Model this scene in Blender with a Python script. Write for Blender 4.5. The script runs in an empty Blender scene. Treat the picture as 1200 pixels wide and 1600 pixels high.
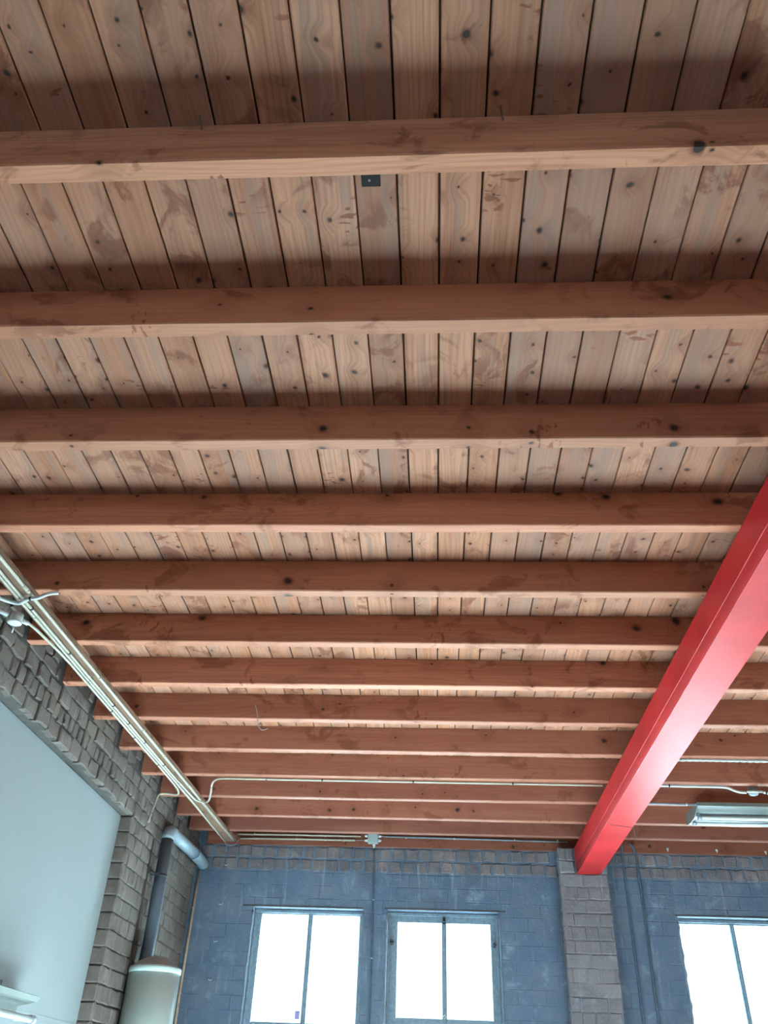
import bpy, math, random
from mathutils import Vector, Matrix
random.seed(7)
C = bpy.context.scene.collection
sc = bpy.context.scene

# ------------------------------------------------------------------ dimensions (metres)
ZJ = 3.74            # joist undersides
ZC = 3.928           # underside of the ceiling boards
XL = -2.48           # face of the left brick wall
YB = 9.01            # face of the back wall
XR = 5.6             # right wall
YR = -4.2            # rear wall (behind the camera)
JW = 0.0655          # joist thickness
JY = [1.323, 1.943, 2.573, 3.187, 3.798, 4.397, 4.996, 5.589, 6.203, 6.808, 7.388, 7.977, 8.486]

# ------------------------------------------------------------------ mesh builder
class MB:
    def __init__(s): s.v=[]; s.f=[]; s.m=[]; s.sm=[]
    def face(s, idx, mi=0, smooth=False): s.f.append(idx); s.m.append(mi); s.sm.append(smooth)
    def box(s, lo, hi, mi=0, ch=0.0):
        x0,y0,z0=lo; x1,y1,z1=hi
        if ch<=0:
            b=len(s.v); s.v+=[(x0,y0,z0),(x1,y0,z0),(x1,y1,z0),(x0,y1,z0),(x0,y0,z1),(x1,y0,z1),(x1,y1,z1),(x0,y1,z1)]
            for q in ((0,3,2,1),(4,5,6,7),(0,1,5,4),(1,2,6,5),(2,3,7,6),(3,0,4,7)): s.face([b+i for i in q],mi)
        else:   # vertical prism with chamfered corners all round
            c=ch; b=len(s.v)
            ring=lambda z,i:[(x0+i+c,y0+i,z),(x1-i-c,y0+i,z),(x1-i,y0+i+c,z),(x1-i,y1-i-c,z),(x1-i-c,y1-i,z),(x0+i+c,y1-i,z),(x0+i,y1-i-c,z),(x0+i,y0+i+c,z)]
            rs=[ring(z0,c),ring(z0+c,0),ring(z1-c,0),ring(z1,c)]
            for r in rs: s.v+=r
            for k in range(3):
                for i in range(8):
                    j=(i+1)%8; s.face([b+k*8+i,b+k*8+j,b+k*8+8+j,b+k*8+8+i],mi)
            s.face([b+i for i in range(7,-1,-1)],mi); s.face([b+24+i for i in range(8)],mi)
    def obox(s, c, ax, half, mi=0):       # oriented box; ax = 3 unit vectors
        b=len(s.v); c=Vector(c); a=[Vector(q) for q in ax]
        for sz in(-1,1):
            for sx,sy in((-1,-1),(1,-1),(1,1),(-1,1)):
                s.v.append(tuple(c+a[0]*half[0]*sx+a[1]*half[1]*sy+a[2]*half[2]*sz))
        for q in ((0,3,2,1),(4,5,6,7),(0,1,5,4),(1,2,6,5),(2,3,7,6),(3,0,4,7)): s.face([b+i for i in q],mi)
    def tube(s, pts, r, n=10, mi=0, caps=True):
        pts=[Vector(p) for p in pts]; rs=r if isinstance(r,(list,tuple)) else [r]*len(pts)
        t0=(pts[1]-pts[0]).normalized(); up=Vector((0,0,1)) if abs(t0.z)<.9 else Vector((1,0,0))
        a=t0.cross(up).normalized(); rings=[]
        for i,p in enumerate(pts):
            t=(pts[min(i+1,len(pts)-1)]-pts[max(i-1,0)]).normalized()
            a=(a-t*a.dot(t)).normalized(); bb=t.cross(a)
            k=1.0
            if 0<i<len(pts)-1:
                d=(pts[i+1]-p).normalized().dot((p-pts[i-1]).normalized()); k=1/math.sqrt(max(.3,(1+d)/2))
            base=len(s.v); rings.append(base)
            for j in range(n):
                w=2*math.pi*j/n; s.v.append(tuple(p+(a*math.cos(w)+bb*math.sin(w))*rs[i]*(k if False else 1)))
        for i in range(len(rings)-1):
            for j in range(n):
                k=(j+1)%n; s.face([rings[i]+j,rings[i]+k,rings[i+1]+k,rings[i+1]+j],mi,True)
        if caps:
            s.face([rings[0]+j for j in range(n-1,-1,-1)],mi); s.face([rings[-1]+j for j in range(n)],mi)
    def lathe(s, prof, c, n=40, mi=0, axis='z'):   # prof: (r, h)
        b=len(s.v)
        for r,h in prof:
            for j in range(n):
                w=2*math.pi*j/n; x,y=r*math.cos(w),r*math.sin(w)
                p={'z':(x,y,h),'x':(h,x,y),'y':(y,h,x)}[axis]; s.v.append((c[0]+p[0],c[1]+p[1],c[2]+p[2]))
        for i in range(len(prof)-1):
            for j in range(n):
                k=(j+1)%n; s.face([b+i*n+j,b+i*n+k,b+(i+1)*n+k,b+(i+1)*n+j],mi,True)
        s.face([b+j for j in range(n-1,-1,-1)],mi); e=b+(len(prof)-1)*n; s.face([e+j for j in range(n)],mi)
    def prism(s, poly, p0, p1, ua, va, mi=0, smooth=()):   # extrude 2-D polygon from p0 to p1
        p0=Vector(p0); p1=Vector(p1); ua=Vector(ua); va=Vector(va); n=len(poly); b=len(s.v)
        for p in(p0,p1):
            for u,w in poly: s.v.append(tuple(p+ua*u+va*w))
        for i in range(n):
            j=(i+1)%n; s.face([b+i,b+j,b+n+j,b+n+i],mi,i in smooth)
        s.face([b+i for i in range(n-1,-1,-1)],mi); s.face([b+n+i for i in range(n)],mi)
    def brick(s, o, u, v, n, u0,u1,v0,v1, d, mi=0, jit=.006, bev=.008):
        # one weathered brick: base at -.03, rounded front face at +d, wobbly outline
        o,u,v,n=Vector(o),Vector(u),Vector(v),Vector(n); R=lambda k:random.uniform(-k,k)
        um,vm=(u0+u1)/2,(v0+v1)/2
        o8=[(u0,v0),(um,v0),(u1,v0),(u1,vm),(u1,v1),(um,v1),(u0,v1),(u0,vm)]
        o8=[(a+R(jit),b_+R(jit)) for a,b_ in o8]
        tilt_u,tilt_v=R(.035),R(.05); b=len(s.v)
        for lev in range(3):
            for a,c_ in o8:
                ins=(0,0,bev)[lev]
                aa=a+(ins if a<um-.01 else -ins if a>um+.01 else 0); cc=c_+(ins if c_<vm-.01 else -ins if c_>vm+.01 else 0)
                h=(-.03,d-bev*.9,d)[lev]+(0 if lev==0 else (aa-um)*tilt_u+(cc-vm)*tilt_v+R(.0022))
                s.v.append(tuple(o+u*aa+v*cc+n*h))
        s.v.append(tuple(o+u*um+v*vm+n*(d+R(.002)+.0015)))
        for lev in range(2):
            for i in range(8):
                j=(i+1)%8; s.face([b+lev*8+i,b+lev*8+j,b+lev*8+8+j,b+lev*8+8+i],mi)
        for i in range(8): s.face([b+16+i,b+16+(i+1)%8,b+24],mi)
    def bricks(s, o,u,v,n, U,V, course=.122, length=.25, gap=.011, d=.014, mi=1, skip=None, bond='half', jit=.006, dj=.005):
        rows=max(1,round((V[1]-V[0])/course)); ch=(V[1]-V[0])/rows
        for r in range(rows):
            v0=V[0]+r*ch; L=length
            if bond=='mix' and r%3==1: L=length/2
            x=U[0]-(L/2 if r%2 else 0)-random.uniform(0,.03 if bond=='mix' else 0)
            while x<U[1]-.01:
                l=L*random.uniform(.93,1.07) if bond=='mix' else L
                a,b_=max(x,U[0]),min(x+l,U[1]); x+=l
                if b_-a<.035: continue
                uc,vc=(a+b_)/2,v0+ch/2
                if skip and skip(uc,vc,(b_-a)/2): continue
                g=gap/2*random.uniform(.7,1.35)
                s.brick(o,u,v,n,a+g,b_-g,v0+g,v0+ch-g,d+random.uniform(-dj,dj),mi,jit=jit)
    def build(s, name, mats, parent=None, origin=None, kind=None):
        me=bpy.data.meshes.new(name); og=Vector(origin) if origin is not None else Vector((0,0,0))
        off=og if parent is None else Vector((0,0,0))
        if parent is not None: off=parent.matrix_world.translation.copy() if False else Vector(parent.get('_o',(0,0,0)))
        me.from_pydata([tuple(Vector(p)-off) for p in s.v],[],s.f)
        for m in (mats if isinstance(mats,(list,tuple)) else [mats]): me.materials.append(m)
        for p,mi,sm in zip(me.polygons,s.m,s.sm): p.material_index=mi; p.use_smooth=sm
        me.update()
        o=bpy.data.objects.new(name,me); C.objects.link(o)
        if parent is not None:
            o.parent=parent; o['_o']=tuple(off)
        else:
            o.location=off; o['_o']=tuple(off)
        if kind: o['kind']=kind
        return o

def tag(o,label,cat,group=None,kind=None):
    o['label']=label; o['category']=cat
    if group: o['group']=group
    if kind: o['kind']=kind
    return o
def thing(name,loc,label,cat,group=None,kind=None):
    o=bpy.data.objects.new(name,None); C.objects.link(o); o.location=loc; o['_o']=tuple(loc); o.empty_display_size=.1
    return tag(o,label,cat,group,kind)
def arc(p0,p1,p2,n=8):   # quadratic curve
    p0,p1,p2=Vector(p0),Vector(p1),Vector(p2)
    return [tuple(p0*(1-t)**2+p1*2*t*(1-t)+p2*t*t) for t in [i/n for i in range(n+1)]]
def smooth_path(pts,n=6):   # Catmull-Rom through points
    P=[Vector(p) for p in pts]; P=[P[0]*2-P[1]]+P+[P[-1]*2-P[-2]]; out=[]
    for i in range(1,len(P)-2):
        for k in range(n):
            t=k/n; a,b,c,d=P[i-1],P[i],P[i+1],P[i+2]
            out.append(tuple(.5*((2*b)+(c-a)*t+(2*a-5*b+4*c-d)*t*t+(3*b-a-3*c+d)*t**3)))
    out.append(tuple(P[-2])); return out

# ------------------------------------------------------------------ materials
class NT:
    def __init__(s,name):
        s.mat=bpy.data.materials.new(name); s.mat.use_nodes=True; s.t=s.mat.node_tree; s.n=s.t.nodes
        s.bsdf=s.n['Principled BSDF']; s.out=s.n['Material Output']
    def lk(s,a,b): s.t.links.new(a,b)
    def put(s,sock,v):
        if hasattr(v,'links') or isinstance(v,bpy.types.NodeSocket): s.lk(v,sock)
        else: sock.default_value=v
    def math(s,op,a,b=0.0,c=None,clamp=False):
        n=s.n.new('ShaderNodeMath'); n.operation=op; n.use_clamp=clamp; s.put(n.inputs[0],a); s.put(n.inputs[1],b)
        if c is not None: s.put(n.inputs[2],c)
        return n.outputs[0]
    def step(s,x,lo,hi):   # smoothstep lo..hi -> 0..1
        n=s.n.new('ShaderNodeMapRange'); n.interpolation_type='SMOOTHSTEP'
        s.put(n.inputs[0],x); s.put(n.inputs[1],lo); s.put(n.inputs[2],hi); n.inputs[3].default_value=0; n.inputs[4].default_value=1
        return n.outputs[0]
    def coord(s,kind='Object'): return s.n.new('ShaderNodeTexCoord').outputs[kind]
    def sep(s,v):
        n=s.n.new('ShaderNodeSeparateXYZ'); s.lk(v,n.inputs[0]); return n.outputs
    def comb(s,x,y,z):
        n=s.n.new('ShaderNodeCombineXYZ'); s.put(n.inputs[0],x); s.put(n.inputs[1],y); s.put(n.inputs[2],z); return n.outputs[0]
    def scale(s,v,sc_):
        n=s.n.new('ShaderNodeVectorMath'); n.operation='MULTIPLY'; s.lk(v,n.inputs[0]); n.inputs[1].default_value=sc_; return n.outputs[0]
    def noise(s,v,scale=1.0,detail=3.0,rough=.55,dist=0.0):
        n=s.n.new('ShaderNodeTexNoise'); s.lk(v,n.inputs['Vector']); n.inputs['Scale'].default_value=scale
        n.inputs['Detail'].default_value=detail; n.inputs['Roughness'].default_value=rough; n.inputs['Distortion'].default_value=dist
        return n.outputs['Fac']
    def mix(s,f,a,b,mode='MIX'):
        n=s.n.new('ShaderNodeMix'); n.data_type='RGBA'; n.blend_type=mode
        s.put(n.inputs[0],f)
        for i,v in((6,a),(7,b)):
            if isinstance(v,(tuple,list)): n.inputs[i].default_value=(*v[:3],1)
            else: s.lk(v,n.inputs[i])
        return n.outputs[2]
    def bump(s,h,strength,dist):
        n=s.n.new('ShaderNodeBump'); n.inputs['Strength'].default_value=strength; n.inputs['Distance'].default_value=dist
        s.lk(h,n.inputs['Height']); s.lk(n.outputs[0],s.bsdf.inputs['Normal'])
    def island(s): return s.n.new('ShaderNodeNewGeometry').outputs['Random Per Island']
    def objrand(s): return s.n.new('ShaderNodeObjectInfo').outputs['Random']
    def color(s,c): s.put(s.bsdf.inputs['Base Color'],c if not isinstance(c,(tuple,list)) else (*c[:3],1))

def wood(name, along, pale, dark, stain, grey, knots=.5, stain_amt=.6, island=True, grey_amt=.6, kscale=8.5, contrast=1.0):
    w=NT(name); P=w.coord(); x,y,z=w.sep(P)
    a,b,l=(x,z,y) if along=='y' else (y,z,x)
    r=w.island() if island else w.objrand()
    a=w.math('ADD',a,w.math('MULTIPLY',r,17.3)); b=w.math('ADD',b,w.math('MULTIPLY',r,5.1)); l=w.math('ADD',l,w.math('MULTIPLY',r,43.7))
    V=w.comb(a,b,l)
    # knots
    vo=w.n.new('ShaderNodeTexVoronoi'); vo.voronoi_dimensions='2D'; vo.inputs['Scale'].default_value=kscale
    wob=w.math('MULTIPLY',w.math('SUBTRACT',w.noise(V,9,2),.5),.05)
    w.lk(w.comb(w.math('ADD',w.math('ADD',a,b),wob),w.math('MULTIPLY',l,.85),0.0),vo.inputs['Vector'])
    d=vo.outputs['Distance']; cr,cg,cb=w.sep(vo.outputs['Color'])
    has=w.math('LESS_THAN',cr,knots)
    d=w.math('ADD',d,w.math('MULTIPLY',w.math('SUBTRACT',w.noise(V,45,2),.5),.03))
    rad=w.math('MULTIPLY_ADD',w.math('POWER',cg,2.2),.055,.024)
    core=w.math('MULTIPLY',w.math('SUBTRACT',1.0,w.step(w.math('DIVIDE',d,rad),.85,1.12)),has)
    ring=w.math('MULTIPLY',w.math('SUBTRACT',1.0,w.step(w.math('DIVIDE',d,rad),1.0,2.3)),has)
    halo=w.math('MULTIPLY',w.math('SUBTRACT',1.0,w.step(d,.04,.5)),has)
    # grain: cathedral bands that flow round the knots, fine fibres, broad light and dark streaks
    a2=w.math('ADD',a,w.math('MULTIPLY',halo,.03))
    warp=w.noise(w.comb(w.math('MULTIPLY',a2,4.0),w.math('MULTIPLY',b,4.0),w.math('MULTIPLY',l,.55)),1.0,3)
    ph=w.math('ADD',w.math('MULTIPLY',a2,260.0),w.math('ADD',w.math('MULTIPLY',b,200.0),w.math('MULTIPLY',warp,60.0)))
    band=w.math('POWER',w.math('MULTIPLY_ADD',w.math('SINE',ph),.5,.5),2.5)
    fine=w.noise(w.comb(w.math('MULTIPLY',a2,170.0),w.math('MULTIPLY',b,170.0),w.math('MULTIPLY',l,2.6)),1.0,3,.6)
    broad=w.noise(w.comb(w.math('MULTIPLY',a2,13.0),w.math('MULTIPLY',b,13.0),w.math('MULTIPLY',l,.7)),1.0,2)
    g=w.math('ADD',w.math('MULTIPLY',band,.26),w.math('ADD',w.math('MULTIPLY',w.step(fine,.32,.72),.34*contrast),w.math('MULTIPLY',w.step(broad,.38,.66),.38)),clamp=True)
    col=w.mix(g,pale,dark)
    # board to board variation
    r2=w.math('FRACT',w.math('MULTIPLY',r,91.7)); r3=w.math('FRACT',w.math('MULTIPLY',r,37.1))
    col=w.mix(w.math('MULTIPLY',r2,.65),col,dark)
    col=w.mix(w.math('MULTIPLY',w.math('POWER',r3,2.0),.5),col,grey)
    if not island: col=w.mix(1.0,col,w.n.new('ShaderNodeObjectInfo').outputs['Color'],'MULTIPLY')   # object tint: small variation, and shade put into far joists
    # greyed streaks
    gs=w.noise(w.comb(w.math('MULTIPLY',a2,20.0),w.math('MULTIPLY',b,9.0),w.math('MULTIPLY',l,.8)),1.0,3,.6)
    col=w.mix(w.math('MULTIPLY',w.step(gs,.5,.66),grey_amt),col,grey)
    # brown stains with their own shapes: broad clouds, and small brush-like dabs
    st=w.noise(w.comb(a,b,w.math('MULTIPLY',l,.7)),7.0,5,.62,.8); st2=w.noise(V,1.9,2)
    m=w.math('MULTIPLY',w.step(st,.52,.62),w.step(st2,.45,.58))
    col=w.mix(w.math('MULTIPLY',m,stain_amt),col,stain)
    db=w.noise(w.comb(w.math('MULTIPLY',a,20.0),w.math('MULTIPLY',b,20.0),w.math('MULTIPLY',l,48.0)),1.0,1,.5,.3)
    dm=w.math('MULTIPLY',w.step(db,.57,.62),w.step(w.noise(V,3.6,1),.66,.71))
    col=w.mix(w.math('MULTIPLY',dm,.75),col,tuple(1.5*q for q in stain))
    col=w.mix(w.math('MULTIPLY',halo,.25),col,stain)
    col=w.mix(w.math('MULTIPLY',ring,.6),col,tuple(.6*q for q in stain))
    col=w.mix(w.math('MULTIPLY',core,.92),col,(.022,.016,.013))
    w.color(col); w.bsdf.inputs['Roughness'].default_value=.62
    w.bsdf.inputs['Specular IOR Level'].default_value=.25
    w.bump(w.math('SUBTRACT',w.math('MULTIPLY',fine,.6),core),.25,.003)
    return w.mat

def brickmat(name, base, warm, wash, wash_amt, joints=False, rough=.9, grime=.35, fall=True):
    w=NT(name); P=w.coord(); x,y,z=w.sep(P)
    r=w.island()
    n1=w.noise(P,3.0,4,.6); n2=w.noise(P,38,4,.65); n3=w.noise(P,110,2)
    col=w.mix(w.step(n1,.35,.68),base,warm)
    col=w.mix(w.math('MULTIPLY',r,.34),col,tuple(q*.6 for q in base))
    if joints:
        br=w.n.new('ShaderNodeTexBrick'); w.lk(w.comb(x,z,0.0),br.inputs['Vector'])
        br.inputs['Scale'].default_value=1; br.inputs['Brick Width'].default_value=.26; br.inputs['Row Height'].default_value=.124
        br.inputs['Mortar Size'].default_value=.007; br.inputs['Mortar Smooth'].default_value=.6
        br.inputs['Color1'].default_value=(0,0,0,1); br.inputs['Color2'].default_value=(1,1,1,1); br.inputs['Bias'].default_value=0
        mort=w.math('MULTIPLY',br.outputs['Fac'],w.step(w.noise(P,4.0,3),.4,.6))
        bx=w.sep(br.outputs['Color'])[0]
        col=w.mix(w.math('MULTIPLY',bx,.18),col,tuple(q*.6 for q in base))
        col=w.mix(w.math('MULTIPLY',mort,.4),col,tuple(q*.6 for q in base))
    # whitewash runs and smears
    st=w.noise(w.comb(w.math('MULTIPLY',x,16.0),w.math('MULTIPLY',y,16.0),w.math('MULTIPLY',z,1.6)),1.0,4,.65)
    pa=w.noise(P,5.0,5,.65,.4)
    wm=w.math('MAXIMUM',w.math('MULTIPLY',w.step(st,.56,.74),.8),w.step(pa,.55,.75))
    col=w.mix(w.math('MULTIPLY',wm,wash_amt),col,wash)
    sp=w.noise(P,70,2,.5); col=w.mix(w.math('MULTIPLY',w.step(sp,.68,.76),.5),col,wash)
    gr=w.noise(P,2.1,3); col=w.mix(w.math('MULTIPLY',w.step(gr,.5,.75),grime),col,tuple(q*.42 for q in base))
    w.color(col); w.bsdf.inputs['Roughness'].default_value=rough; w.bsdf.inputs['Specular IOR Level'].default_value=.2
    h=w.math('ADD',w.math('MULTIPLY',n2,1.0),w.math('MULTIPLY',n3,.35))
    if joints: h=w.math('SUBTRACT',h,w.math('MULTIPLY',mort,.9))
    w.bump(h,.55,.010)
    return w.mat

def plain(name,c,rough=.5,metal=0.0,var=.12,scale=9.0,spec=.4,bump=0.0,coat=0.0):
    w=NT(name); P=w.coord(); n=w.noise(P,scale,4,.6)
    w.color(w.mix(w.math('MULTIPLY',w.step(n,.35,.75),1.0),c,tuple(q*(1-var) for q in c)))
    w.bsdf.inputs['Roughness'].default_value=rough; w.bsdf.inputs['Metallic'].default_value=metal
    w.bsdf.inputs['Specular IOR Level'].default_value=spec; w.bsdf.inputs['Coat Weight'].default_value=coat
    if bump: w.bump(w.noise(P,140,3),bump,.003)
    return w.mat

M={}
M['board']=wood('ceiling_board_wood','y',(.576,.293,.187),(.269,.101,.050),(.125,.029,.010),(.259,.158,.125))
M['deck']=plain('roof_deck',(.07,.035,.02),.9)
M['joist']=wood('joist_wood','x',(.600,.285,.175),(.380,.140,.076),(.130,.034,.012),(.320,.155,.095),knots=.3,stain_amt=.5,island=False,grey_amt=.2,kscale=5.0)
M['lath']=wood('lath_wood','y',(.223,.128,.081),(.149,.081,.049),(.068,.029,.013),(.136,.093,.070),knots=.2,island=False)
M['brick']=brickmat('left_wall_brick',(.114,.096,.087),(.156,.129,.112),(.242,.223,.211),.45,grime=.3)
M['mortar']=brickmat('left_wall_mortar',(.061,.056,.052),(.087,.080,.074),(.173,.170,.163),.3)
M['bbrick']=brickmat('back_wall_header_brick',(.125,.116,.129),(.214,.173,.170),(.376,.346,.350),.4)
M['bwall']=brickmat('back_wall_painted_brick',(.097,.139,.204),(.140,.169,.211),(.243,.304,.381),.55,joints=True)
M['pbrick']=brickmat('pilaster_brick',(.149,.142,.155),(.192,.175,.183),(.312,.321,.359),.5,grime=.15)
M['plaster']=plain('rough_wall_plaster',(.42,.42,.42),.9,var=.2,bump=.3)
M['panel']=plain('panel_white_paint',(.211,.237,.245),.6,var=.03,scale=2.0,bump=.05)
M['floor']=plain('concrete_floor',(.575,.555,.53),.55,var=.25,scale=3.0)
M['ground']=plain('outdoor_ground',(.45,.45,.43),.9,var=.2)
M['low_bounce_ground']=plain('low_bounce_ground',(.05,.05,.052),.9,var=.3)  # dark tone set to keep outside bounce light off the ceiling
M['fill_brick']=brickmat('warm_fill_brick',(.30,.18,.125),(.34,.22,.16),(.42,.36,.32),.2)  # red tone chosen so the unseen walls bounce warm fill light
M['reveal']=plain('reveal_mortar',(.163,.196,.245),.9,var=.35,scale=25,bump=.4)
M['steel_frame']=plain('window_frame_paint',(.160,.216,.264),.55,var=.35,scale=30)
M['wallpipe']=plain('wall_painted_pipe',(.075,.105,.14),.85,var=.35,scale=12,spec=.15)
M['lintel']=plain('lintel_steel',(.06,.055,.06),.7,var=.3)
M['cream']=plain('cream_conduit',(.392,.364,.295),.42,var=.14,scale=30)
M['white']=plain('white_plastic',(.518,.540,.533),.4,var=.06,scale=20)
M['greybox']=plain('grey_plastic',(.300,.375,.375),.5,var=.08)
M['greypipe']=plain('dull_grey_pipe',(.20,.24,.28),.6,var=.2,scale=20)
M['dark']=plain('black_metal',(.02,.024,.028),.5,var=.1)
M['platem']=plain('dark_plate',(.026,.026,.024),.7,var=.2,spec=.1)
M['duct']=plain('pale_grey_flue',(.223,.285,.322),.42,var=.12,scale=14)
M['flue']=plain('dark_grey_flue',(.098,.135,.173),.45,var=.15,scale=14)
M['heater']=plain('heater_enamel',(.429,.544,.528),.28,var=.05,scale=6,coat=.3)
M['heater_top']=plain('heater_lid',(.294,.294,.308),.4,var=.2)
M['lamp_metal']=plain('lamp_enamel',(.127,.144,.135),.45,var=.1,scale=14)
M['lamp_white']=plain('lamp_reflector_white',(.462,.497,.508),.35,var=.05)
M['tube']=plain('fluorescent_glass',(.552,.570,.570),.15,var=.02,spec=.6)
M['cap']=plain('tube_cap_grey',(.33,.36,.40),.45,var=.1)
M['sticker']=plain('purple_sticker',(.25,.22,.42),.6,var=.3,scale=120)
M['tan']=plain('tan_pipe',(.413,.299,.210),.6,var=.3,scale=20)
M['wire']=plain('thin_wire',(.10,.08,.075),.6)
M['string']=plain('grey_string',(.42,.38,.35),.8)
def red():
    w=NT('red_gloss_paint'); P=w.coord(); n=w.noise(P,3,3); n2=w.noise(P,95,3,.6)
    w.color(w.mix(w.step(n,.3,.7),(.50,.022,.024),(.40,.017,.019)))
    w.bsdf.inputs['Roughness'].default_value=.46; w.bsdf.inputs['Specular IOR Level'].default_value=.22
    w.bump(w.math('ADD',n2,w.noise(P,24,2)),.22,.004); return w.mat
M['red']=red()
def glass():
    w=NT('window_glass'); w.n.remove(w.bsdf)
    t=w.n.new('ShaderNodeBsdfTransparent'); t.inputs[0].default_value=(.93,.96,.96,1)
    g=w.n.new('ShaderNodeBsdfGlossy'); g.inputs['Roughness'].default_value=.05
    lw=w.n.new('ShaderNodeLayerWeight'); lw.inputs[0].default_value=.5; f=w.math('MULTIPLY_ADD',w.math('POWER',lw.outputs['Facing'],5.0),.7,.03)
    m=w.n.new('ShaderNodeMixShader'); w.lk(f,m.inputs[0]); w.lk(t.outputs[0],m.inputs[1]); w.lk(g.outputs[0],m.inputs[2])
    w.lk(m.outputs[0],w.out.inputs[0]); return w.mat
M['glass']=glass()

# ------------------------------------------------------------------ floor, ceiling
b=MB(); b.box((-2.9,YR-.3,-.15),(XR+.3,YB+.3,0)); tag(b.build('floor',M['floor'],kind='structure'),'grey concrete floor of the workshop','floor')
b=MB(); b.box((-40,YB+.31,-.6),(40,60,-.2))
tag(b.build('ground',M['ground'],kind='structure'),'pale concrete yard outside the back windows','ground')
b=MB(); b.box((XR+.31,-60,-.6),(60,YB+.30,-.2)); b.box((-40,-60,-.6),(XR+.31,YR-.31,-.2))  # unseen dark ground, added to limit upward bounce light
tag(b.build('ground',M['low_bounce_ground'],kind='structure'),'unseen dark ground added to limit light bouncing up to the ceiling','ground')
b=MB(); pitch=.13739; x=-1.3565-pitch*11
while x<XR+.1:
    g=random.uniform(.0022,.0042); dz=random.uniform(-.0015,.0015); x0,x1=x+g,x+pitch-g*random.uniform(.4,1)
    c=.003; z0=ZC+dz
    b.prism([(x0+c,z0),(x1-c,z0),(x1,z0+c),(x1,z0+.022),(x0,z0+.022),(x0,z0+c)],(0,YR,0),(0,YB+.05,0),(1,0,0),(0,0,1),0)
    x+=pitch
b.box((-2.9,YR-.3,ZC+.0225),(XR+.3,YB+.3,ZC+.08),1)
tag(b.build('ceiling',[M['board'],M['deck']],kind='structure'),'wooden plank ceiling of knotty boards running away from the camera','ceiling')

# ------------------------------------------------------------------ timber joists
ORD=['first','second','third','fourth','fifth','sixth','seventh','eighth','ninth','tenth','eleventh','twelfth','thirteenth']
extra=['widest pale underside, nearest the camera','just beyond the small black plate','','meeting the red beam at the photo edge','with the round white box hung near its left end','','','with a loose string dangling below it','','with a white conduit clipped under it','just in front of the long tube lamp','just behind the long tube lamp','last one before the back wall']
for i,y in enumerate(JY):
    b=MB(); n=26; x0,x1=-2.468,XR-.012; c=.005; ph=random.uniform(0,6); am=random.uniform(.001,.0025); base=0
    prof=[(c,0),(JW-c*.7,0),(JW,c),(JW,ZC-ZJ-.002),(0,ZC-ZJ-.002),(0,c)]
    rings=[]
    for k in range(n+1):
        xx=x0+(x1-x0)*k/n; dy=am*math.sin(xx*.9+ph); dz=am*.8*math.sin(xx*1.3+ph*2)
        rings.append(len(b.v))
        for j,(u,w_) in enumerate(prof): b.v.append((xx,y+u+dy+random.uniform(-.0008,.0008)*(j<3),ZJ+w_+(dz+random.uniform(-.0008,.0008) if w_<.05 else 0)))
    m=len(prof)
    for k in range(n):
        for j in range(m):
            jj=(j+1)%m; b.face([rings[k]+j,rings[k+1]+j,rings[k+1]+jj,rings[k]+jj])
    b.face([rings[0]+j for j in range(m)]); b.face([rings[-1]+j for j in range(m-1,-1,-1)])
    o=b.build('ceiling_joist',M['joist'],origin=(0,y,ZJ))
    t_=i/12; k_=math.sin(i*2.4)*.05; o.color=(1.10-.60*t_+k_,1.08-.66*t_+k_,1.06-.56*t_+k_,1)  # small tone variation; darkening toward the back stands in for shade
    lab=f'{ORD[i]} brown timber ceiling joist from the top of the photo'+(', '+extra[i] if extra[i] else '')
    lab=' '.join(lab.split()[:16])
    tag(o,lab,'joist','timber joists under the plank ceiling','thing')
b=MB(); b.box((-2.40,8.985,3.727),(XR-.012,9.045,ZC-.002),0,.003)
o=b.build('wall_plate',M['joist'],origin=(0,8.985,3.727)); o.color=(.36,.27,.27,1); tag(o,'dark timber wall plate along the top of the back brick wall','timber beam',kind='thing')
for nx,yy in((-.709,1.322),(.198,1.322)):
    b=MB(); b.tube([(nx,yy-.03,ZC+.002),(nx+.002,yy-.018,ZC-.012),(nx+.008,yy-.006,ZC-.04)],.0022,6)
    side='left' if nx<0 else 'right'
    tag(b.build('bent_nail',M['wire'],origin=(nx,yy,ZC)),f'{side} one of two thin bent nails above the nearest joist','nail','bent nails beside the nearest joist')

# ------------------------------------------------------------------ left wall
b=MB(); mo,bk,pl=0,1,2; XM=XL-.014
ZS,YP=3.402,6.87
b.box((-2.95,YR-.3,0),(-2.60,YB+.3,ZC+.02),mo)
b.box((-2.60,YR-.3,ZS+.006),(XM,YP+.015,ZC+.02),mo)
b.box((-2.60,YP+.012,0),(XM,7.50,ZC+.02),mo); b.box((-2.60,7.50,3.40),(XM,7.56,ZC+.02),mo); b.box((-2.60,7.56,0),(XM,YB+.02,ZC+.02),mo)
b.box((-2.60,7.50,0),(-2.56,7.56,3.40),mo)
O=(XM,0,0); u=(0,1,0); v=(0,0,1); n=(1,0,0)
pocket=lambda uc,vc,h: vc>ZJ-.02 and any(abs(uc-(jy+JW/2))<h+.02 for jy in JY)
b.bricks(O,u,v,n,(3.0,YP),(ZS,ZJ-.005),course=.1125,length=.185,d=.014,mi=bk,bond='mix',jit=.009,dj=.008)
b.bricks(O,u,v,n,(YP+.004,7.49),(1.0,ZS),course=.121,length=.2,gap=.008,d=.013,mi=bk,bond='mix',jit=.004,dj=.003)
b.bricks(O,u,v,n,(YP,YB),(ZS,ZJ-.005),course=.1125,length=.185,d=.014,mi=bk,bond='mix',jit=.008,dj=.007)
b.bricks(O,u,v,n,(7.57,YB),(1.0,ZS),course=.121,length=.2,gap=.007,d=.008,mi=bk,bond='mix',jit=.005,dj=.003)
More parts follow.
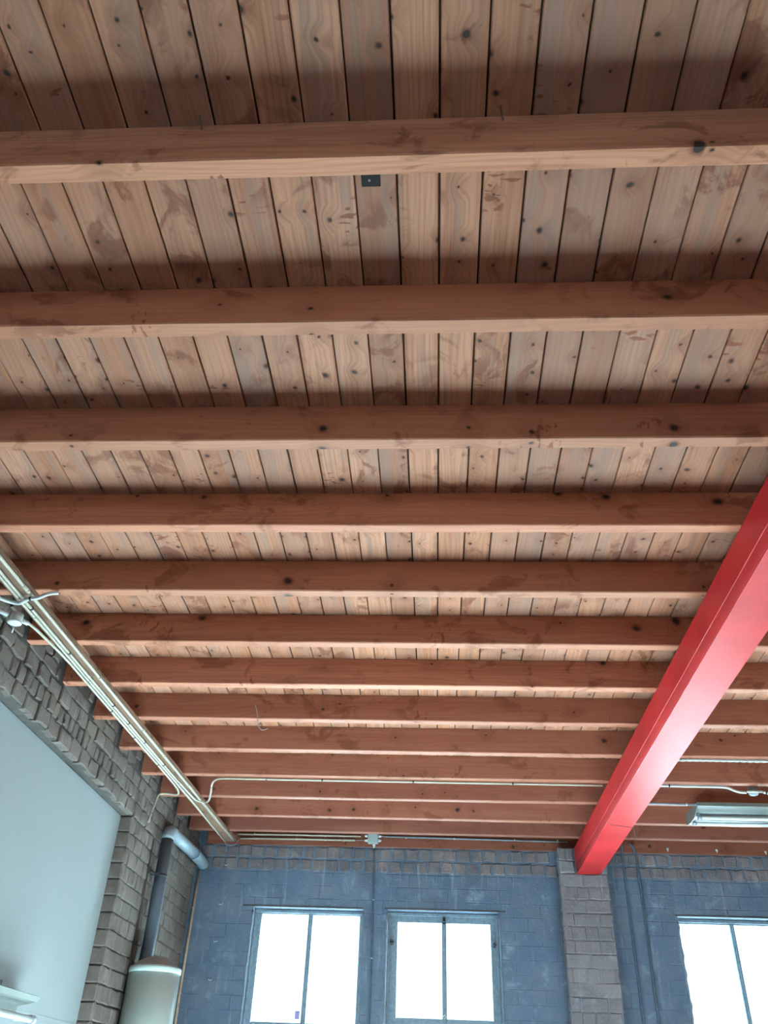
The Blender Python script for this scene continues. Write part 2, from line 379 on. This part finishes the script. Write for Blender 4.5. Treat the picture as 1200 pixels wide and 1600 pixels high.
ys=[3.0]+[y_ for jy in JY if jy>3.1 for y_ in (jy-.012,jy+JW+.012)]+[YB-.02]
for k in range(0,len(ys),2):
    if ys[k+1]-ys[k]>.05: b.bricks(O,u,v,n,(ys[k],ys[k+1]),(ZJ,ZC-.012),course=.094,d=.006,mi=bk,bond='mix',jit=.010,dj=.010)
b.bricks((0,YP+.012,0),(1,0,0),(0,0,1),(0,-1,0),(-2.60,XL-.002),(1.0,ZS),course=.121,length=.26,gap=.006,d=.010,mi=bk,jit=.002,dj=.002)
tag(b.build('wall_left',[M['mortar'],M['brick'],M['plaster']],kind='structure'),'rough grey brick wall on the left with a projecting pier','wall')
b=MB(); b.box((-2.598,YR+.01,0),(-2.580,YP-.006,ZS),0,.002); b.box((-2.5795,YR+.02,1.93),(-2.578,YP-.012,1.934),0)
tag(b.build('white_panel',M['panel'],origin=(-2.59,1,0)),'large smooth white panel set into the left brick wall','panel',kind='structure')

# ------------------------------------------------------------------ back wall with window openings
ZW=1.1
WIN=[ # opening x0,x1,z0,z1 ; glass x0,x1,z0,z1 (pane edges) ; mullion x0,x1
 dict(o=(-1.825,-.718,ZW,3.135),g=(-1.754,-.757,2.155,3.090),m=(-1.277,-1.232),lab='left window of two pale panes beside the brick corner'),
 dict(o=(-.478,.628,ZW,3.140),g=(-.374,.546,2.228,3.047),m=(.066,.110),lab='middle window of two panes between the other windows and pilaster'),
 dict(o=(2.362,3.49,ZW,3.150),g=(2.396,3.42,ZW+.1,3.103),m=(2.886,2.926),lab='right window of two panes, right of the red beam'),
]
T=.30
b=MB()
xs=[-2.62]; 
for w_ in WIN: xs+=[w_['o'][0],w_['o'][1]]
xs.append(XR+.3)
for k in range(0,len(xs),2): b.box((xs[k],YB,0),(xs[k+1],YB+T,ZC+.02),0)
for w_ in WIN:
    o=w_['o']; b.box((o[0],YB,o[3]),(o[1],YB+T,ZC+.02),0); b.box((o[0],YB,0),(o[1],YB+T,o[2]),0)
for k,(z0,z1) in enumerate(((3.478,3.600),(3.602,3.724))):
    b.bricks((0,YB,0),(1,0,0),(0,0,1),(0,-1,0),(-2.47+.02,XR-.02),(z0,z1),course=.122,length=.132+.002*k,gap=.016,d=.008,mi=1,jit=.008,dj=.006,skip=lambda uc,vc,h:1.2<uc<1.75)
# wobbly mortar lips round the openings
for w_ in WIN:
    o=w_['o']
    for X in (o[0]-.004,o[1]+.004):
        z=ZW+.1
        pts=[]
        while z<o[3]-.02: pts.append((X+random.uniform(-.006,.006),YB-.002,z)); z+=.05
        b.tube(pts,[random.uniform(.005,.013) for _ in pts],6,mi=2)
tag(b.build('wall_back',[M['bwall'],M['bbrick'],M['reveal']],kind='structure'),'blue grey painted brick back wall with three windows','wall')

for i,w_ in enumerate(WIN):
    o,g,m=w_['o'],w_['g'],w_['m']; yf=YB+.115
    r=thing(f'window_{i+1}',((o[0]+o[1])/2,yf,o[2]),w_['lab'],'window',None,'structure')
    f=MB(); d0,d1=yf,yf+.045; c=.004
    z_in=o[2]+.08
    f.box((o[0]+.004,d0,o[2]+.004),(g[0],d1,o[3]-.004),0,c); f.box((g[1],d0,o[2]+.004),(o[1]-.004,d1,o[3]-.004),0,c)
    f.box((g[0],d0+.001,g[3]),(g[1],d1,o[3]-.005),0,c)
    f.box((g[0],d0+.001,o[2]+.005),(g[1],d1,z_in),0,c)
    if g[2]>1.5: f.box((g[0],d0+.002,g[2]-.07),(g[1],d1,g[2]),0,c)
    # inner step of the casement, slightly proud
    f.box((o[0]+.004,d0-.02,o[3]-.035),(o[1]-.004,d0+.01,o[3]-.006),0,.003)
    f.box((o[0]+.002,d0-.02,o[2]+.006),(o[0]+.026,d0+.01,o[3]-.036),0,.003); f.box((o[1]-.026,d0-.02,o[2]+.006),(o[1]-.002,d0+.01,o[3]-.036),0,.003)
    f.build('window_frame',M['steel_frame'],r)
    mb=MB(); mb.box((m[0],d0-.004,z_in),(m[1],d1-.002,g[3]+.01),0,.005); mb.box((m[0]+.014,d0-.016,z_in),(m[1]-.014,d0,g[3]+.012),0,.004); mb.build('mullion',M['steel_frame'],r)
    for a,e in((g[0]-.01,m[0]+.005),(m[1]-.005,g[1]+.01)):
        p=MB(); p.box((a,d0+.018,z_in-.01),(e,d0+.024,g[3]+.01)); po=p.build('pane',M['glass'],r)
        if i==0 and a<-1.5:
            s_=MB(); s_.box((-1.336,d0+.0155,2.186),(-1.292,d0+.0178,2.254)); so=s_.build('sticker',M['sticker'],po); so['label']='small purple sticker on the glass'
    l=MB(); l.box((o[0]-(.11 if i==0 else .03 if i==1 else .02),YB-.006,o[3]+.001),(o[1]+(.0 if i==0 else .07 if i==1 else .1),YB+.05,o[3]+.014),0,.002); l.build('lintel',M['lintel'],r)
    s_=MB(); s_.box((o[0]+.003,YB-.03,o[2]+.001),(o[1]-.003,d0-.003,o[2]+.03),0,.004); s_.build('window_sill',M['reveal'],r)
    if i==1:
        k=MB(); cx=(m[0]+m[1])/2
        k.obox((cx,d0-.022,o[3]-.075),((1,0,0),(0,1,0),(0,0,1)),(.012,.006,.03)); k.lathe([(.0,-.012),(.012,-.008),(.012,.008),(.0,.012)],(cx,d0-.034,o[3]-.075),12,axis='y'); k.build('latch',M['dark'],r)
        for sx in(o[0]+.05,o[1]-.05):
            k=MB(); k.obox((sx,d0-.024,2.86),((1,0,0),(0,1,0),(0,0,1)),(.012,.008,.022)); k.tube([(sx-.018,d0-.034,2.86),(sx+.022,d0-.034,2.86)],.006,8); k.build('hinge',M['lintel'],r)
        k=MB(); k.tube([(cx,d0-.02,2.262),(cx-.012,d0-.024,2.245),(cx,d0-.02,2.228),(cx+.012,d0-.024,2.245),(cx,d0-.02,2.262)],.004,6); k.build('latch_ring',M['white'],r)

# pilaster under the red beam
b=MB(); b.box((1.247,8.882,0),(1.708,YB-.0005,ZJ-.004),0)
b.bricks((0,8.882,0),(1,0,0),(0,0,1),(0,-1,0),(1.235,1.72),(1.0,3.49),course=.119,length=.245,gap=.006,d=.006,mi=1,bond='mix',jit=.004,dj=.002)
b.bricks((0,8.882,0),(1,0,0),(0,0,1),(0,-1,0),(1.235,1.397),(3.49,3.735),course=.1225,length=.17,gap=.01,d=.012,mi=1,jit=.006,dj=.003)
b.bricks((0,8.882,0),(1,0,0),(0,0,1),(0,-1,0),(1.648,1.72),(3.49,3.735),course=.1225,length=.25,gap=.01,d=.010,mi=1,jit=.005,dj=.003)
b.bricks((1.247,0,0),(0,1,0),(0,0,1),(-1,0,0),(8.872,YB-.005),(1.0,3.735),course=.119,length=.16,gap=.009,d=.011,mi=1,jit=.004,dj=.002)
tag(b.build('brick_pilaster',[M['pbrick'],M['pbrick']],kind='structure'),'grey brick pilaster carrying the red beam on the back wall','pilaster')

# unseen right and rear walls; openings and red tone added for fill light
RWN=[(-3.4,-1.6),(-1.0,.8)]
b=MB(); ys=[YR-.3]+[q for w_ in RWN for q in w_]+[YB+.3]
for k in range(0,len(ys),2): b.box((XR,ys[k],0),(XR+.3,ys[k+1],ZC+.02))
for a,e in RWN: b.box((XR,a,0),(XR+.3,e,.9)); b.box((XR,a,3.2),(XR+.3,e,ZC+.02))
tag(b.build('wall_right',M['fill_brick'],kind='structure'),'unseen right brick wall with red tone and openings added for fill light','wall')
RW=[(-1.8,4.4)]
b=MB(); xs=[-2.61]+[q for w_ in RW for q in w_]+[XR]
for k in range(0,len(xs),2): b.box((xs[k],YR-.3,0),(xs[k+1],YR,ZC+.02))
for a,e in RW: b.box((a,YR-.3,0),(e,YR,.02)); b.box((a,YR-.3,3.0),(e,YR,ZC+.02))
tag(b.build('wall_rear',M['fill_brick'],kind='structure'),'unseen brick rear wall with a doorway opening added for fill light','wall')

# ------------------------------------------------------------------ red steel beam
b=MB(); x0,x1,z0,z1=1.405,1.638,3.490,3.737; R_=.052; poly=[(x0,z1),(x0,z0+.078)]
poly=[(x0+.006,z1),(x0,z1-.006)]
for k in range(7):
    a=k/6*math.pi/2; poly.append((x0+R_*.42-R_*.42*math.cos(a)*1.0,z0+.078-.078*math.sin(a)*.98))
poly.append((x0+R_*.42,z0+.003)); 
poly+=[(x1-.006,z0+.003),(x1,z0+.012),(x1,z1)]
b.prism(poly,(0,YR+.01,0),(0,8.872,0),(1,0,0),(0,0,1),0,smooth=set(range(2,8)))
beam=b.build('steel_beam',M['red'],origin=(1.52,2.3,z0))
tag(beam,'red painted steel beam running to the pilaster at the back wall','beam',kind='thing')
p=MB(); p.tube([(x0+.0005,YR+.012,z0+.077),(x0+.0005,2.5,z0+.077),(x0+.0005,8.871,z0+.077)],.0045,12); p.build('highlight_bead',M['red'],beam)  # thin ridge added so the lower edge catches a highlight line
p=MB(); p.box((x0+.001,YR+.012,z0-.006),(x1+.001,8.871,z0+.0025),0,.002); p.build('bottom_plate',M['red'],beam)
b=MB(); b.tube(smooth_path([(1.41,7.05,3.4815),(1.45,7.12,3.4815),(1.53,7.15,3.4815),(1.625,7.19,3.4815),(1.650,7.22,3.478),(1.662,7.25,3.43),(1.655,7.26,3.39)],5),.0022,6)
tag(b.build('loose_wire',M['wire'],origin=(1.53,7.15,3.48)),'thin dark wire across the underside of the red beam','wire')

# ------------------------------------------------------------------ conduit board on the left
def bl(y): t=(y-3.4)/(8.85-3.4); return -2.250+t*(.133)     # centre line of the board
BW=.066
b=MB(); ya,yb=-1.5,8.86; d=Vector((bl(yb)-bl(ya),yb-ya,0)).normalized(); side=Vector((d.y,-d.x,0))
mid=Vector(((bl(ya)+bl(yb))/2,(ya+yb)/2,3.7285)); L=(yb-ya)/2
b.obox(mid,(side,d,(0,0,1)),(BW,L/d.y,.0105))
tag(b.build('wooden_batten',M['lath'],origin=tuple(mid)),'long wooden batten under the joists carrying cream conduits','batten',kind='thing')
def bp(y,off,z): return (bl(y)+off,y,z)
def conduit(name,pts,r,label,mat='cream',clips=(),group=None,clipmat='dark',cz=None,couplers=()):
    m=MB(); m.tube(pts,r,12); mid_=pts[len(pts)//2]
    o=m.build(name,M[mat],origin=mid_); tag(o,label,'conduit',group)
    for cp,ax in clips:
        k=MB(); c0=Vector(cp); a=Vector(ax).normalized(); k.tube([c0-a*.006,c0+a*.006],r*1.35,12); k.build('clip',M[clipmat],o)
    for cp,ax in couplers:
        k=MB(); c0=Vector(cp); a=Vector(ax).normalized(); k.tube([c0-a*.025,c0+a*.025],r*1.22,12); k.build('coupler',M[mat],o)
    return o
G='cream conduits on the wooden batten'
rz=3.718-.011
ax=tuple(d)
yc=[-.5,.6,1.7,2.8,3.75,4.85,5.75,6.3,7.0,7.9,8.4]
conduit('conduit_pipe',[bp(y,.054,rz) for y in(-1.5,2,5,8.80)],.0100,'cream conduit along the right edge of the wooden batten',clips=[(bp(y,.054,rz),ax) for y in yc],group=G,clipmat='cream',couplers=[(bp(3.72,.054,rz),ax),(bp(7.95,.054,rz),ax)])
conduit('conduit_pipe',[bp(y,-.010,rz) for y in(-1.5,2,5,6.6)]+smooth_path([bp(6.9,-.008,rz),bp(7.2,.0,rz),bp(7.40,.03,rz-.012),(-2.03,7.42,rz-.015),(-1.96,7.22,rz+.0),(-1.90,7.0,3.722),(-1.83,6.89,3.726),(-1.74,6.872,3.727)],5)+[(x_,6.878,3.727) for x_ in(-1,0,1,1.37)],.0086,
  'cream conduit bending off the batten and along a joist underside',clips=[(bp(y,-.010,rz),ax) for y in(.9,2.2,3.95,4.5,5.3,5.62,6.0,6.5,6.95)]+[((-1.925,7.08,rz+.012),(-.4,1,0))]+[((x_,6.878,3.727),(1,0,0)) for x_ in(-1.71,-1.41,-.94,-.18,.64)],group=G)
conduit('conduit_pipe',[bp(y,-.034,rz) for y in(-1.5,2,5,7.6)]+[bp(8.2,-.044,rz),bp(8.82,-.048,rz)],.0086,'cream conduit along the middle left of the wooden batten to its far end',clips=[(bp(y,-.034,rz),ax) for y in(1.1,2.4,4.05,4.9,5.7,6.4,7.1,7.7)],group=G,clipmat='cream')
conduit('conduit_pipe',smooth_path([(-2.345,4.06,3.700),(-2.31,4.14,3.694),(-2.292,4.3,3.694),(-2.282,4.6,rz),bp(5.2,-.060,rz)],5)+[bp(y,-.060,rz) for y in(6.0,6.7)]+smooth_path([bp(7.0,-.064,rz),bp(7.2,-.085,rz+.005),(-2.29,7.31,rz+.01),(-2.40,7.30,3.72),(-2.440,7.27,3.69),(-2.448,7.24,3.60),(-2.448,7.18,3.44)],6),.0086,
  'cream conduit from the round white box, bending down the left wall',clips=[(bp(y,-.060,rz),ax) for y in(5.4,5.9,6.5)]+[((-2.448,7.215,3.52),(0,.1,1))],group=G)
# short crossing conduit near the round box
conduit('crossing_conduit',smooth_path([(-2.470,3.64,3.70),(-2.42,3.72,3.688),(-2.37,3.775,3.684),(-2.315,3.83,3.684),(-2.265,3.845,3.682),(-2.20,3.80,3.680),(-2.135,3.785,3.682),(-2.10,3.785,3.700),(-2.07,3.80,3.720),(-2.045,3.812,3.7285)],6),.0105,
  'short wavy white conduit crossing over the batten conduits',mat='white',clips=[((-2.178,3.795,3.681),(1,-.2,0))],couplers=[((-2.37,3.775,3.684),(1,1,0))])
# round white junction box on the wall side
r=thing('round_junction_box',(-2.365,4.03,3.69),'round white junction box beside the batten at the left edge','junction box')
b=MB(); b.lathe([(.0,-.030),(.032,-.028),(.038,-.020),(.038,.024),(.034,.028),(.0,.028)],(-2.365,4.03,3.69),28); b.build('box_body',M['white'],r)
b=MB(); b.lathe([(.0,-.038),(.030,-.037),(.040,-.031),(.040,-.024),(.0,-.024)],(-2.365,4.03,3.69),28); b.build('box_lid',M['white'],r)
for g0,g1 in(((-2.395,3.99,3.69),(-2.43,3.94,3.692)),((-2.345,4.06,3.69),(-2.325,4.10,3.694))):
    b=MB(); b.tube([g0,g1],.013,10); b.build('cable_gland',M['white'],r)
b=MB(); b.tube([(-2.39,4.08,3.66),(-2.40,4.10,3.635)],.004,6); b.build('cable_stub',M['white'],r)
b=MB(); b.tube(smooth_path([(-2.43,3.94,3.692),(-2.45,3.90,3.70),(-2.466,3.80,3.72)],5),.010,10); tag(b.build('conduit_stub',M['cream'],origin=(-2.45,3.9,3.70)),'short cream conduit stub left of the round white box','conduit')

# conduits and grey box at the top of the back wall
G2='conduits on the wall plate'
yy=8.972
for z_,x1_,lab in((3.826,-.775,'upper cream conduit left of the square grey box on back wall'),(3.784,-.835,'lower cream conduit left of the square grey box on back wall')):
    conduit('conduit_pipe',[(-2.075+(.03 if z_<3.8 else 0),yy,z_-.004),(-1.4,yy,z_),(x1_,yy,z_)],.0095,lab,clips=[((x_,yy,z_),(1,0,0)) for x_ in(-1.9,-1.45,-1.15,-.95)],group=G2,clipmat='cream')
conduit('conduit_pipe',[(-.52,yy,3.828),(.4,yy,3.822),(1.36,yy,3.815)],.0085,'thin grey conduit between the square box and the red beam',mat='greypipe',clips=[((x_,yy,3.823),(1,0,0)) for x_ in(-.30,.2,.82,1.26)],group=G2,clipmat='cream')
r=thing('square_junction_box',(-.643,8.955,3.80),'square grey junction box at the top of the back wall','junction box')
b=MB(); b.box((-.698,8.925,3.752),(-.590,8.984,3.860),0,.006); b.build('box_body',M['greybox'],r)
b=MB(); b.box((-.695,8.917,3.755),(-.593,8.926,3.857),0,.003); b.build('box_lid',M['greybox'],r)
for gx in(-.698,-.590):
    for gz in(3.826,3.782):
        s_=-1 if gx<-.65 else 1
        b=MB(); b.tube([(gx,8.955,gz),(gx+s_*.022,8.955,gz)],.014,10); b.tube([(gx+s_*.02,8.955,gz),(gx+s_*.034,8.955,gz)],.009,10); b.build('cable_gland',M['white'],r)
b=MB(); b.tube([(-.632,8.955,3.754),(-.632,8.955,3.728)],.015,10); b.tube([(-.632,8.955,3.73),(-.632,8.957,3.71)],.009,10); b.build('cable_gland',M['white'],r)
b=MB(); b.tube([(-.83,yy,3.784),(-.80,yy,3.784),(-.735,8.957,3.783)],.003,6); tag(b.build('box_cable',M['greypipe'],origin=(-.77,8.96,3.784)),'thin grey cable between lower cream conduit and the square grey box','cable')
b=MB(); b.tube([(-.556,8.958,3.828),(-.50,yy,3.828)],.006,6); b.build('cable_tail',M['greypipe'],r)
conduit('wall_conduit',[(-.632,8.957,3.71),(-.630,8.985,3.64),(-.622,8.992,3.3),(-.600,8.992,.002)],.0085,'thin vertical blue grey conduit below the square grey box',mat='wallpipe',clips=[((-.628,8.992,3.56),(0,0,1)),((-.618,8.992,3.22),(0,0,1)),((-.614,8.992,2.7),(0,0,1))],clipmat='greybox')
b=MB(); b.tube(smooth_path([bp(8.80,-.048,rz),(-2.155,8.90,3.69),(-2.09,8.955,3.71),(-2.055,yy,3.775)],6),.003,6)
tag(b.build('loose_cable',M['greypipe'],origin=(-2.12,8.9,3.7)),'thin grey cable looping from batten end to the back wall','cable')
# painted-over pipes right of the pilaster
for x_,lab,px in((1.905,'left of two dark painted pipes right of the brick pilaster',1.87),(2.045,'right of two dark painted pipes right of the brick pilaster',1.98)):
    conduit('wall_pipe',smooth_path([(px,8.955,3.81),(px+.035,8.965,3.775),(x_-.005,8.985,3.70),(x_,8.994,3.60)],5)+[(x_,8.994,2.6),(x_,8.994,.002)],.0105,lab,mat='wallpipe',clips=[((x_,8.994,z_),(0,0,1)) for z_ in(3.5,2.9,2.4)],group='painted pipes beside the pilaster',clipmat='wallpipe')
# small cable clips on the wall plate and wall hooks
for x_,z_,lab in((2.366,3.774,'left one of three small white clips on the wall plate'),(2.856,3.770,'middle one of three small white clips on the wall plate'),(3.339,3.764,'right one of three small white clips on the wall plate')):
    b=MB(); b.lathe([(.0,-.014),(.010,-.012),(.013,0),(.0,.004)],(x_,8.983,z_),12,axis='y'); b.box((x_-.005,8.972,z_-.026),(x_+.005,8.983,z_),0,.002)
    tag(b.build('cable_clip',M['white'],origin=(x_,8.985,z_)),lab,'clip','white clips on the wall plate')
for k,z_ in enumerate((3.522,3.149,2.812,2.48)):
    b=MB(); b.tube(smooth_path([(-2.180,9.008,z_+.006),(-2.176,8.985,z_-.006),(-2.162,8.978,z_-.012),(-2.148,8.985,z_-.006),(-2.144,9.008,z_+.006)],4),.0032,8)
    tag(b.build('wall_hook',M['white'],origin=(-2.16,9.0,z_)),['topmost','second from top','third from top','lowest'][k]+' of four small white hooks on the back wall','hook','white hooks left of the left window')
# thin tan pipe in the corner
conduit('corner_pipe',[(-2.425,8.965,3.44),(-2.43,8.965,2.6),(-2.432,8.965,.002)],.013,'thin tan pipe down the corner of left and back walls',mat='tan',clips=[((-2.43,8.965,z_),(0,0,1)) for z_ in(3.1,2.35)],clipmat='tan')

# ------------------------------------------------------------------ flue and water heater
r=thing('flue_pipe',(-2.405,7.66,2.2),'grey flue pipe rising from the water heater and turning to the corner','pipe')
b=MB(); b.tube([(-2.405,7.665,1.9),(-2.405,7.655,3.42)],.054,28); b.build('vertical_pipe',M['flue'],r)
b=MB(); pts=arc((-2.405,7.655,3.42),(-2.405,7.66,3.505),(-2.405,7.74,3.505),6); b.tube(pts,.056,28); b.build('elbow',M['duct'],r)
b=MB(); b.tube([(-2.405,7.72,3.505),(-2.405,8.60,3.530)],.054,28); b.tube(smooth_path([(-2.405,8.58,3.530),(-2.405,8.80,3.533),(-2.405,8.93,3.530),(-2.405,9.0,3.52)],4),.057,28); b.build('horizontal_pipe',M['duct'],r)
b=MB(); b.tube([(-2.405,8.575,3.529),(-2.405,8.588,3.529)],.0585,28); b.build('joint_ring',M['flue'],r)
b=MB(); b.tube([(-2.405,7.655,3.10),(-2.405,7.655,3.125)],.0565,28); b.box((-2.475,7.57,3.100),(-2.40,7.60,3.125)); b.tube([(-2.47,7.52,3.115),(-2.43,7.585,3.115)],.012,8); b.build('pipe_bracket',M['dark'],r)
HX,HY,HR=-2.262,7.50,.205
r=thing('water_heater',(HX,HY,1.0),'white cylindrical water heater tank by the left brick wall','water heater')
b=MB(); b.lathe([(.0,1.0),(.19,1.0),(HR,1.02),(HR,2.345)],(HX,HY,0),56); b.build('tank_body',M['heater'],r)
b=MB(); b.lathe([(HR+.002,2.340),(HR+.005,2.346),(HR+.005,2.372),(HR-.002,2.384),(HR-.03,2.392)],(HX,HY,0),56); b.build('rim',M['heater'],r)
b=MB(); b.lathe([(HR-.012,2.380),(HR-.03,2.400),(HR-.07,2.428),(.09,2.452),(.045,2.462),(.0,2.465)],(HX,HY,0),56); b.build('domed_lid',M['heater_top'],r)
for zb in(1.5,2.1):
    b=MB(); b.box((-2.464,HY-.06,zb),(HX-.19,HY+.06,zb+.05)); b.build('wall_bracket',M['dark'],r)

# ------------------------------------------------------------------ fluorescent lamps
r=thing('wall_lamp',(-2.5,5.1,1.95),'fluorescent batten lamp on the white panel at lower left','lamp')
y0,y1=4.46,5.70
b=MB(); b.prism([(0,0),(.055,-.004),(.055,.05),(0,.06)],(-2.576,y0,1.900),(-2.576,y1-.02,1.900),(1,0,0),(0,0,1)); b.build('housing',M['lamp_metal'],r)
b=MB(); b.prism([(.02,.062),(.024,.058),(.150,.085),(.165,.112),(.160,.115),(.146,.092)],(-2.576,y0-.02,1.885),(-2.576,y1+.03,1.885),(1,0,0),(0,0,1)); b.build('reflector',M['lamp_metal'],r)
b=MB(); b.tube([(-2.445,y0+.03,1.880),(-2.445,y1+.05,1.880)],.019,20); b.build('lamp_tube',M['tube'],r)
for ye in(y0+.02,y1+.055):
    b=MB(); b.tube([(-2.445,ye-.022,1.880),(-2.445,ye+.022,1.880)],.026,20); b.box((-2.555,ye-.012,1.870),(-2.44,ye+.012,1.905),0,.003); b.build('lamp_holder',M['cap'],r)
b=MB(); b.box((-2.578,5.36,1.985),(-2.53,5.425,2.05),0,.004); tag(b.build('lamp_bracket',M['dark'],origin=(-2.56,5.4,2.02)),'small black bracket above the lower left lamp','bracket')

r=thing('ceiling_lamp',(2.9,7.5,3.68),'long white twin tube lamp under the joists right of red beam','lamp')
LX0,LX1=2.235,3.50; tl=lambda y_:y_
b=MB(); b.box((LX0+.01,7.44,3.655),(LX1,7.54,3.738),0,.004); b.build('housing',M['lamp_white'],r)
b=MB(); b.prism([(7.30,3.712),(7.303,3.706),(7.44,3.672),(7.44,3.680)],(LX0,0,0),(LX1,0,0),(0,1,0),(0,0,1)); b.prism([(7.30,3.735),(7.30,3.706),(7.304,3.706),(7.304,3.735)],(LX0,0,0),(LX1,0,0),(0,1,0),(0,0,1))
b.prism([(7.54,3.680),(7.54,3.672),(7.677,3.650),(7.68,3.657)],(LX0,0,0),(LX1,0,0),(0,1,0),(0,0,1)); b.build('reflector',M['lamp_metal'],r)
for ty in(7.425,7.60):
    b=MB(); b.tube([(LX0+.03,ty,3.640),(LX1-.03,ty,3.640)],.0155,18); b.build('lamp_tube',M['tube'],r)
    for xe in(LX0+.03,LX1-.03):
        b=MB(); b.tube([(xe-.012,ty,3.640),(xe+.02,ty,3.640)],.019,16); b.box((xe-.012,ty-.012,3.64),(xe+.006,ty+.012,3.675),0,.002); b.build('lamp_holder',M['cap'],r)
b=MB(); b.prism([(7.30,3.735),(7.30,3.700),(7.44,3.640),(7.54,3.635),(7.68,3.645),(7.68,3.735)],(LX0-.008,0,0),(LX0,0,0),(0,1,0),(0,0,1)); b.build('end_plate',M['lamp_metal'],r)
conduit('lamp_conduit',[(1.66,7.285,3.715),(2.0,7.292,3.712),(2.228,7.30,3.712)],.0085,'thin grey conduit from the red beam to the twin tube lamp',mat='greypipe',clips=[((2.14,7.296,3.712),(1,0,0))],clipmat='white')
conduit('conduit_pipe',[(1.66,6.862,3.727),(2.0,6.862,3.727)]+smooth_path([(2.28,6.862,3.727),(2.36,6.868,3.724),(2.42,6.882,3.706),(2.47,6.89,3.696),(2.515,6.89,3.694)],5),.010,'white conduit from the red beam to the round grey box',mat='white',clips=[((1.75,6.862,3.727),(1,0,0)),((1.90,6.862,3.727),(1,0,0))])
r=thing('round_junction_box',(2.575,6.90,3.70),'round grey junction box under a joist above the twin tube lamp','junction box')
b=MB(); b.lathe([(.0,-.026),(.030,-.024),(.038,-.016),(.038,.034),(.0,.036)],(2.575,6.90,3.702),28); b.build('box_body',M['greypipe'],r)
b=MB(); b.tube(smooth_path([(2.515,6.868,3.694),(2.545,6.852,3.690),(2.575,6.848,3.688),(2.605,6.852,3.690),(2.635,6.868,3.694)],4),.009,8); b.build('cable_entry',M['white'],r)
conduit('conduit_pipe',smooth_path([(2.645,6.878,3.694),(2.70,6.885,3.688),(2.80,6.885,3.690),(3.2,6.88,3.70)],4),.010,'white conduit leaving the round grey box to the right',mat='white',clips=[((2.665,6.88,3.692),(1,0,0))])
# rope-like cord along one joist underside, right of the beam
b=MB()
for ph in(0,2.1,4.2):
    b.tube([(1.70+k*.02,6.203+.052+.006*math.cos(k*.85+ph),ZJ-.0125+.006*math.sin(k*.85+ph)) for k in range(0,170)],.0055,6)
tag(b.build('twisted_cord',M['white'],origin=(3,6.25,ZJ)),'twisted pale cord under a joist right of the red beam','cord')

# ------------------------------------------------------------------ small plate and string
r=thing('metal_plate',(-.203,1.51,ZC),'small dark metal plate on the ceiling boards behind nearest joist','plate')
b=MB(); b.box((-.233,1.466,ZC-.007),(-.172,1.543,ZC-.0016),0,.0015); b.build('plate_body',M['platem'],r)
for sx,sy in((-.203,1.482),(-.207,1.519)):
    b=MB(); b.lathe([(.0,-.0035),(.003,-.003),(.0045,0),(.0,.001)],(sx,sy,ZC-.007),10); b.build('screw',M['cap'],r)
b=MB(); b.tube(smooth_path([(-1.29,5.583,3.84),(-1.275,5.582,3.80),(-1.262,5.581,3.745),(-1.258,5.584,3.715),(-1.262,5.59,3.700),(-1.245,5.60,3.68),(-1.225,5.60,3.662),(-1.20,5.60,3.664),(-1.18,5.60,3.676)],5),.0028,6)
tag(b.build('dangling_string',M['string'],origin=(-1.25,5.59,3.7)),'thin curled string dangling from a joist left of centre','string')

# ------------------------------------------------------------------ daylight
W=bpy.data.worlds.new('World'); sc.world=W; W.use_nodes=True
bg=W.node_tree.nodes['Background']; bg.inputs[0].default_value=(.62,.88,1.0,1); bg.inputs[1].default_value=2.1
def portal(name,loc,rot,sx,sy):
    l=bpy.data.lights.new(name,'AREA'); l.shape='RECTANGLE'; l.size=sx; l.size_y=sy; l.cycles.is_portal=True
    o=bpy.data.objects.new(name,l); C.objects.link(o); o.location=loc; o.rotation_euler=rot
for w_ in WIN:
    o=w_['o']; portal('window_daylight',((o[0]+o[1])/2,YB+T-.01,(o[2]+o[3])/2),(-math.pi/2,0,0),o[1]-o[0],o[3]-o[2])
for a,e in RWN: portal('side_fill_portal',(XR+.29,(a+e)/2,2.05),(0,math.pi/2,0),2.3,e-a)  # portals for the added, unseen side openings

sl=bpy.data.lights.new('sun','SUN'); sl.energy=215; sl.angle=.009; sl.color=(.64,.88,1.0)
so=bpy.data.objects.new('sun',sl); C.objects.link(so); so.rotation_euler=(-(math.pi/2-math.radians(31)),0,math.radians(-8))
# ------------------------------------------------------------------ camera
cd=bpy.data.cameras.new('Camera'); cam=bpy.data.objects.new('Camera',cd); C.objects.link(cam)
p_,y_,r_=math.radians(35.9208),math.radians(4.3114),math.radians(-2.4331)
Rz=Matrix.Rotation(y_,3,'Z'); Rx=Matrix.Rotation(p_,3,'X'); Ry=Matrix.Rotation(r_,3,'Y')
K=Rz@Rx@Ry   # columns: right, forward, up
rt,fw,up=K.col[0],K.col[1],K.col[2]
m4=Matrix(((rt[0],up[0],-fw[0],0),(rt[1],up[1],-fw[1],0),(rt[2],up[2],-fw[2],1.5),(0,0,0,1)))
cam.matrix_world=m4
cd.sensor_fit='VERTICAL'; cd.sensor_height=24.0; cd.lens=1293.515/1600*24.0; cd.clip_start=.05
sc.camera=cam

for o in bpy.data.objects:
    if '_o' in o: del o['_o']
vs=sc.view_settings; sc.display_settings.display_device='sRGB'
vs.view_transform='Standard'; vs.look='None'; vs.gamma=1.0; vs.use_curve_mapping=False; vs.exposure=0.80
cy=sc.cycles; cy.use_denoising=True; cy.max_bounces=10; cy.diffuse_bounces=8; cy.glossy_bounces=4; cy.transparent_max_bounces=8
cy.sample_clamp_indirect=8.0; cy.caustics_reflective=False; cy.caustics_refractive=False
